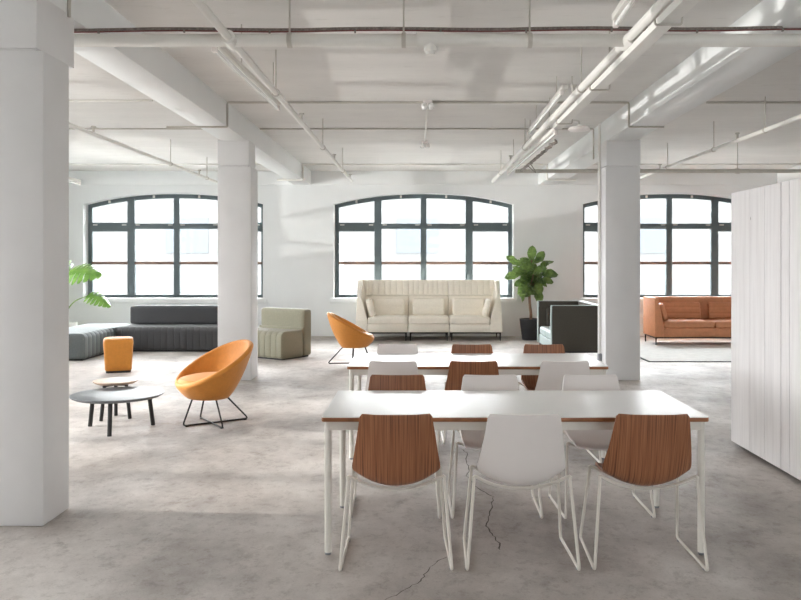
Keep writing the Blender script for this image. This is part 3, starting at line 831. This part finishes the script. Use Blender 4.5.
# ------------------------------------------------------------------ upholstered sofas with panel arms
def legs_frame(t, x0, x1, D, zleg, w=.025):
    bm = NB(); box(bm, x0, x1, .03, .055, zleg - .025, zleg); box(bm, x0, x1, D - .055, D - .03, zleg - .025, zleg)
    box(bm, x0, x0 + .025, .03, D - .03, zleg - .025, zleg); box(bm, x1 - .025, x1, .03, D - .03, zleg - .025, zleg)
    fr = obj('base_frame', bm, 'dark_metal', t)
    for x in (x0 + w / 2, x1 - w / 2):
        for y in (.03 + w / 2, D - .03 - w / 2):
            bm = NB(); prism(bm, [(x - w / 2, zleg - .02), (x + w / 2, zleg - .02), (x + w * .28, 0), (x - w * .28, 0)], 'y', y - w / 2, y + w / 2)
            obj('leg', bm, 'dark_metal', t)
def panel_sofa(name, label, loc, rz, W, D, H, n, outer, inner, seatm, zleg=.14, arm=.17, tufts=4):
    """local: x along width 0..W, front at y=0, back at y=D"""
    t = thing(name, label, 'sofa', loc, rz)
    bm = NB(); box(bm, arm * .5, W - arm * .5, .015, D - .06, zleg, .31, .01); obj('base', bm, seatm if seatm == 'teal' else outer, t)
    bm = NB(); box(bm, .06, W - .06, D - .10, D, zleg, H - .005, .02); obj('backrest', bm, inner, t)
    for s in (0, 1):
        bm = NB()
        poly = [(0, zleg), (arm, zleg), (arm, .34), (.07, H - .02), (.06, H), (0, H)]
        if s: poly = [(W - x, z) for x, z in poly]
        prism(bm, poly, 'y', 0, D, .014); am = obj('armrest', bm, outer, t)
        if seatm == 'teal':
            bm = NB(); p2 = [(-.002 if not s else W + .002, z) for x, z in ()]
            edge = [(0.001, zleg + .002), (arm - .001, zleg + .002), (arm - .001, .34), (.07, H - .018), (.058, H - .004), (.001, H - .004)]
            if s: edge = [(W - x, z) for x, z in edge]
            prism(bm, edge, 'y', -.004, .02); obj('front_edge', bm, 'teal', am)
            bm = NB(); x0, x1 = (.0, .058) if not s else (W - .058, W); box(bm, x0, x1, 0.0, D, H - .004, H + .003, .001); obj('top_edge', bm, 'teal', am)
    if seatm == 'teal':
        bm = NB(); box(bm, .06, W - .06, D - .10, D, H - .006, H + .002); obj('top_edge', bm, 'teal', t)
    sw = (W - 2 * arm) / n
    for i in range(n):
        cx = arm + sw * (i + .5)
        dents = [(sw * (k + .5) / tufts - sw / 2, y) for k in range(tufts) for y in (-.17, .0, .17)]
        bm = NB(); cushion(bm, sw - .006, D - .16, .14, .04, at(cx, (D - .16) / 2 + .02, .375), puff=.02, dents=dents, n=20, dent_d=.032, dent_r=.05)
        obj('seat_cushion', bm, seatm, t)
        bm = NB(); cushion(bm, sw - .16, .33, .12, .035, at(cx, D - .17, .60, rx=math.radians(78)), puff=.015, seams=(-.06, .06), n=20)
        obj('back_cushion', bm, inner, t)
    for s in (0, 1):
        x = arm + .035 if not s else W - arm - .035
        bm = NB(); cushion(bm, .40, .33, .10, .035, at(x, D * .42, .60, rx=math.radians(72), rz=(PI / 2 if not s else -PI / 2)), puff=.012, seams=(-.06, .06), n=16)
        obj('side_cushion', bm, inner, t)
    legs_frame(t, .02, W - .02, D, zleg)
    return t
panel_sofa('leather_sofa', 'tan leather sofa with tufted seat below the right window', (4.34, 14.78, 0.0125), 0, 2.25, .78, .875, 2, 'tan', 'tan', 'tan', zleg=.15)
panel_sofa('loveseat', 'dark loveseat with pale teal seat, turned side on beside the right pillar', (2.05, 13.98, 0), -PI / 2, 1.50, .80, .875, 2, 'espresso', 'espresso', 'teal', zleg=.16, arm=.12, tufts=3)

# cream high back sofa
W, D = 2.90, .85
JX = [0, 1.04, 1.855, W]
t = thing('high_back_sofa', 'cream high backed three seat sofa in front of the middle window', 'sofa', (-1.275, 15.72, 0), 0)
arm = .24
bm = NB(); box(bm, .06, W - .06, D - .06, D - .015, .17, 1.172, .015); obj('back_shell', bm, 'cream', t)
for i in range(3):
    x0 = (.12, JX[1], JX[2])[i]; x1 = (JX[1], JX[2], W - .12)[i]
    bm = NB(); box(bm, x0 + .006, x1 - .006, .03, D - .08, .165, .32, .012); obj('base', bm, 'cream', t)
    bx0 = (.07, JX[1], JX[2])[i] + .004; bx1 = (JX[1], JX[2], W - .07)[i] - .004
    bm = NB(); box(bm, bx0, bx1, D - .13, D - .05, .17, .862, .012); obj('backrest', bm, 'cream', t)
    bm = NB(); k = 8
    for j in range(k):
        a = bx0 + (bx1 - bx0) * j / k; b = bx0 + (bx1 - bx0) * (j + 1) / k
        box(bm, a + .0006, b - .0006, D - .135, D - .05, .868, 1.18, .007, 2)
    obj('headrest', bm, 'cream', t)
    sx0 = (arm, JX[1], JX[2])[i]; sx1 = (JX[1], JX[2], W - arm)[i]; sw = sx1 - sx0
    dents = [(sw * (q + .5) / 4 - sw / 2, y) for q in range(4) for y in (-.15, .02, .19)]
    bm = NB(); cushion(bm, sw - .006, D - .17, .15, .045, at((sx0 + sx1) / 2, (D - .17) / 2 + .02, .392), puff=.02, dents=dents, n=22, dent_d=.036, dent_r=.055); obj('seat_cushion', bm, 'cream', t)
    bm = NB(); cushion(bm, sw - .17, .36, .11, .04, at((sx0 + sx1) / 2, D - .23, .63, rx=math.radians(78)), puff=.012, seams=(.0,), n=20); obj('back_cushion', bm, 'cream', t)
for s_ in (0, 1):
    bm = NB()
    poly = [(.0, .165), (D - .03, .165), (D - .03, 1.18), (D - .33, 1.18), (D - .38, 1.12), (D - .46, .86), (.05, .40)]
    prism(bm, poly, 'x', 0, .085, .02, 3)
    for v in bm.verts:
        z = v.co.z
        inner_w = max(0, min(1, (.80 - z) / .40)) * (arm - .085) if v.co.x > .0425 else 0
        v.co.x += inner_w + .012 * max(0, z - .16)
        if s_: v.co.x = W - v.co.x
    obj('wing_panel', bm, 'cream', t)
    x = arm + .045 if not s_ else W - arm - .045
    bm = NB(); cushion(bm, .42, .36, .10, .04, at(x, .38, .63, rx=math.radians(74), rz=(PI / 2 if not s_ else -PI / 2)), puff=.015, seams=(.0,), n=16); obj('side_cushion', bm, 'cream', t)
for i in range(3): legs_frame(t, JX[i] + .03, JX[i + 1] - .03, D, .165, .03)

# ------------------------------------------------------------------ plants
def leaf(bm, base, d, up, L, Wd, curl=.15, n=8, cuts=0, shape='fig'):
    d = d.normalized(); side = d.cross(up).normalized(); nrm = side.cross(d).normalized()
    rows = []
    for i in range(n + 1):
        f = i / n
        if shape == 'fig': w = Wd * (math.sin(PI * min(1, f ** .8)) ** .7) * (.55 + .55 * f) if 0 < f < 1 else 0.0
        else: w = Wd * math.sin(PI * min(1, (f * .92 + .08) ** .55)) ** .8 if f < 1 else 0.0
        c = base + d * (L * f) - nrm * (curl * L * f * f)
        row = []
        for u in (-1, -.5, 0, .5, 1):
            p = c + side * (w * u) + nrm * (abs(u) * w * .28)
            if shape == 'fig': p += nrm * (.012 * math.sin(f * 17 + u * 3))
            row.append(bm.verts.new(p))
        rows.append(row)
    for i, (a, b) in enumerate(zip(rows, rows[1:])):
        for k in range(4): 
            if a[k].co == a[k + 1].co and b[k].co == b[k + 1].co: continue
            bm.faces.new([a[k], a[k + 1], b[k + 1], b[k]])
t = thing('fiddle_leaf_fig', 'leafy fig tree in a black pot between the cream sofa and the loveseat', 'plant', (2.20, 15.95, 0))
bm = NB(); lathe(bm, [(.155, 0), (.165, .01), (.215, .41), (.218, .42), (.20, .42), (.195, .36)], 36, cap1=False); obj('pot', bm, 'black_pot', t)
bm = NB(); lathe(bm, [(.17, .30), (.19, .355), (.1, .362)], 24); obj('soil', bm, 'soil', t)
top = Vector((-.03, 0, 1.0))
tr_pts = catmull([(0, 0, .34), (.012, .01, .5), (-.012, 0, .72), (-.02, .0, .9), top], 5)
bm = NB(); tube(bm, tr_pts, .03, 10, radii=[.030 - .006 * i / len(tr_pts) for i in range(len(tr_pts))])
tips = [(-.18, .02, 1.45), (.02, -.03, 1.66), (.20, .03, 1.42), (-.05, .15, 1.5), (.05, -.18, 1.35)]
for tp in tips: tube(bm, catmull([(-.02, 0, .9), (tp[0] * .4 - .02, tp[1] * .5, 1.12), (tp[0] * .8, tp[1] * .8, 1.3), tp], 4), .012, 7)
obj('trunk', bm, 'bark', t)
bm = NB(); rnd = random.Random(23)
def fig_leaf(base, d, L, face):
    base, d = Vector(base), Vector(d).normalized()
    tube(bm, [base, base + d * .05], .004, 5)
    leaf(bm, base + d * .045, d, face, L, L * .39, rnd.uniform(.05, .35))
for i in range(84):
    tp = Vector(tips[i % 5]); f = rnd.uniform(.05, 1.0)
    base = Vector((-.02, 0, 1.0)).lerp(tp, f)
    a = i * 2.399 + rnd.uniform(-.4, .4); el = rnd.uniform(-.9, .75) + .5 * (f - .5)
    d = Vector((math.cos(a) * math.cos(el), math.sin(a) * math.cos(el) * .7, math.sin(el)))
    if base.x + d.x * .3 < -.5: d.x *= .3
    L = rnd.uniform(.17, .29)
    fig_leaf(base, d, L, Vector((rnd.uniform(-1, 1), rnd.uniform(-1.3, .4), rnd.uniform(-.1, 1))))
for d, b, L in (((1, -.1, .15), (.16, -.05, 1.29), .34), ((1, .1, -.1), (.16, 0, 1.20), .28), ((.35, -.3, -1), (.08, -.1, 1.06), .30), ((.1, -.2, 1), (.0, -.03, 1.54), .30),
                ((.6, -.2, 1), (.1, 0, 1.50), .27), ((-1, -.2, -.1), (-.18, -.05, 1.30), .30), ((-.7, -.1, .8), (-.24, 0, 1.46), .27), ((-.3, -.3, -1), (-.12, -.1, 1.2), .3), ((.2, -.4, -1), (.1, -.12, 1.22), .3), ((-.5, -.4, .1), (-.1, -.15, 1.35), .3), ((.4, -.4, .3), (0, -.15, 1.3), .3)):
    fig_leaf(b, d, L, Vector((.1, -.9, .6)))
obj('foliage', bm, 'fig', t, recalc=False)

def monstera_leaf(bm, base, d, up, L, Wd, curl):
    d = d.normalized(); side = d.cross(up).normalized(); nrm = side.cross(d).normalized()
    def P(f, u):
        w = Wd * (math.sin(PI * (min(1, f * .9 + .1)) ** .6) ** .75 if f < 1 else .0)
        return base + d * (L * (f - .0) + L * .12 * abs(u) * (1 - f) * -1) + side * (w * u) - nrm * (curl * L * f * f) - nrm * (abs(u) ** 2 * Wd * .22)
    n = 7
    # central strip
    C = [[bm.verts.new(P(i / 14, u)) for u in (-.22, 0, .22)] for i in range(15)]
    for a, b in zip(C, C[1:]):
        for k in range(2): bm.faces.new([a[k], a[k + 1], b[k + 1], b[k]])
    for s in (-1, 1):
        for j in range(n):
            f0, f1 = j / n, (j + 1) / n
            fo0, fo1 = f0 + .10 * (1 - f0), min(1, f1 + .06 - .0)
            g = .12 / n
            us = (.2, .5, .8, 1.0)
            lo = [bm.verts.new(P(f0 + (fo0 - f0) * u + g * u * 1.2, s * u)) for u in us]
            hi = [bm.verts.new(P(f1 + (fo1 - f1) * u - g * u * 1.2 - (.05 if u == 1.0 else 0), s * u)) for u in us]
            for k in range(3): bm.faces.new([lo[k], lo[k + 1], hi[k + 1], hi[k]])
t = thing('monstera', 'split leaf plant in a white pot behind the slate seat block', 'plant', (-6.78, 15.2, 0))
bm = NB(); lathe(bm, [(.17, 0), (.2, .02), (.25, .32), (.252, .40), (.235, .40), (.225, .34)], 36, cap1=False); obj('pot', bm, 'white_pot', t)
bm = NB(); lathe(bm, [(.2, .28), (.222, .345), (.1, .352)], 24); obj('soil', bm, 'soil', t)
stems = [([(.02, 0, .34), (.02, -.1, .7), (.12, -.15, 1.0), (.24, -.2, 1.38)], (.75, -.25, .12), .64, .36, .25),
         ([(.05, -.02, .34), (.12, -.1, .62), (.30, -.15, .82), (.60, -.2, .93)], (.9, -.2, -.22), .46, .19, .3),
         ([(-.05, 0, .34), (-.1, -.05, .7), (-.16, -.05, 1.0), (-.26, -.05, 1.2)], (-.8, -.3, .1), .5, .26, .3),
         ([(0, .05, .34), (-.02, .1, .7), (-.05, .2, 1.1), (-.05, .3, 1.4)], (-.2, -.3, .5), .5, .27, .3)]
for pts, d, L, Wd, cu in stems:
    bm = NB(); cp = catmull(pts, 6); tube(bm, cp, .012, 8, radii=[.016 - .008 * i / len(cp) for i in range(len(cp))]); st = obj('stem', bm, 'stem', t)
    bm = NB(); monstera_leaf(bm, Vector(pts[-1]) - Vector(d).normalized() * .04, Vector(d), Vector((.1, -.75, 1)), L, Wd, cu); obj('leaf', bm, 'monstera', st, recalc=False)

# ------------------------------------------------------------------ rug
t = thing('rug', 'large pale rug with a dark border under the tan sofa', 'rug', (0, 0, 0))
bm = NB(); box(bm, 3.58, 7.2, 12.44, 16.4, 0.0, .012); obj('pile', bm, 'rug', t)
bm = NB()
for q in ((3.55, 7.23, 12.41, 12.44), (3.55, 7.23, 16.4, 16.43), (3.55, 3.58, 12.44, 16.4), (7.2, 7.23, 12.44, 16.4)): box(bm, *q, 0, .013)
obj('border', bm, 'rug_edge', t)

# ------------------------------------------------------------------ plank cabinets
def cabinet(y0, y1, cuts, label):
    t = thing('cabinet', label, 'cabinet', (2.66, y0, 0), group='whitewashed plank cabinets'); L = y1 - y0
    bm = NB(); box(bm, .022, .62, .002, L - .002, .04, 2.15); obj('body', bm, 'planks', t)
    bm = NB(); box(bm, .06, .58, .02, L - .02, 0, .04); obj('plinth', bm, 'black_rod', t)
    bm = NB()
    for a, b in zip(cuts, cuts[1:]): box(bm, 0, .022, a - y0 + .0022, b - y0 - .0022, .035, 2.15, .0015, 1)
    obj('door', bm, 'planks', t)
cabinet(5.90, 6.84, [5.90, 6.18, 6.45, 6.84], 'whitewashed plank cabinet nearest the windows')
cabinet(4.955, 5.895, [4.955, 5.36, 5.76, 5.895], 'whitewashed plank cabinet cut by the right edge of the photo')

# ------------------------------------------------------------------ outside
t = thing('building', 'pale building faintly seen through the far windows', 'building', (0, 34, -4), kind=None)
bm = NB(); box(bm, -32, 32, 0, 6, 0, 9.3); obj('wall', bm, 'facade', t)
for i in range(11):
    for z in (2.6, 5.9):
        bm = NB(); x = -24.6 + i * 4.9; box(bm, x - .9, x + .9, -.03, .2, z, z + 1.5); obj('window', bm, 'facade_window', t)
t = thing('street_lamp', 'thin street lamp outside the middle window', 'lamp post', (-2.55, 26, -4))
bm = NB(); tube(bm, [(0, 0, 0), (0, 0, 5.85)], .05, 8); obj('pole', bm, 'conduit', t)
bm = NB(); lathe(bm, [(.05, 5.8), (.16, 5.95), (.16, 6.1), (.04, 6.15)], 12); obj('lamp_head', bm, 'conduit', t)
bm = NB(); box(bm, -120, 120, -80, 160, -4.2, -4.0); tag(obj('street', bm, 'street'), 'pale street outside below the windows', 'street', kind='structure')

# ------------------------------------------------------------------ light
world = bpy.data.worlds.new('overcast_sky'); scene.world = world; world.use_nodes = True
wn = world.node_tree; bg = wn.nodes['Background']
bg.inputs['Color'].default_value = (0.955, 0.98, 1.0, 1)
SKY = 7.0
tc = wn.nodes.new('ShaderNodeTexCoord'); sx = wn.nodes.new('ShaderNodeSeparateXYZ'); mr = wn.nodes.new('ShaderNodeMapRange')
mr.inputs['From Min'].default_value = -1; mr.inputs['From Max'].default_value = 1     # the bright half of the overcast lies beyond the far wall
mr.inputs['To Min'].default_value = 0.25 * SKY; mr.inputs['To Max'].default_value = 1.8 * SKY
wn.links.new(tc.outputs['Generated'], sx.inputs[0]); wn.links.new(sx.outputs['Y'], mr.inputs['Value']); wn.links.new(mr.outputs[0], bg.inputs['Strength'])
# sun glinting off a window across the street, coming in low through the side windows
# stand-in spot for low sun, cone narrowed to reach only the two nearer side windows
sun = bpy.data.lights.new('low_sun', 'SPOT'); sun.energy = 42000; sun.color = (1.0, 0.95, 0.89)
sun.spot_size = math.radians(15); sun.spot_blend = 0.1; sun.shadow_soft_size = 0.9
so = bpy.data.objects.new('low_sun', sun); COL.objects.link(so)
so.location = (-46.5, 8.9, 17.3); so.rotation_euler = (Vector((-7.75, 4.9, 1.9)) - so.location).to_track_quat('-Z', 'Y').to_euler()
gl = bpy.data.lights.new('sun_glint', 'SPOT'); gl.energy = 8500; gl.spot_size = math.radians(40); gl.spot_blend = 0.3; gl.shadow_soft_size = 0.12
gl.color = (1.0, 0.97, 0.93)
go = bpy.data.objects.new('sun_glint', gl); COL.objects.link(go)
go.location = (-30, 7.6, -2.5); go.rotation_euler = (Vector((2.46, 7.9, 3.0)) - Vector((-30, 7.6, -2.5))).to_track_quat('-Z', 'Y').to_euler()
vs = scene.view_settings
vs.view_transform = 'Standard'; vs.look = 'None'; vs.gamma = 1.0; vs.use_curve_mapping = False
vs.exposure = 1.69
scene.cycles.max_bounces = 12; scene.cycles.diffuse_bounces = 8; scene.cycles.glossy_bounces = 4
scene.cycles.transparent_max_bounces = 12
scene.cycles.use_denoising = True
scene.cycles.sample_clamp_indirect = 6.0
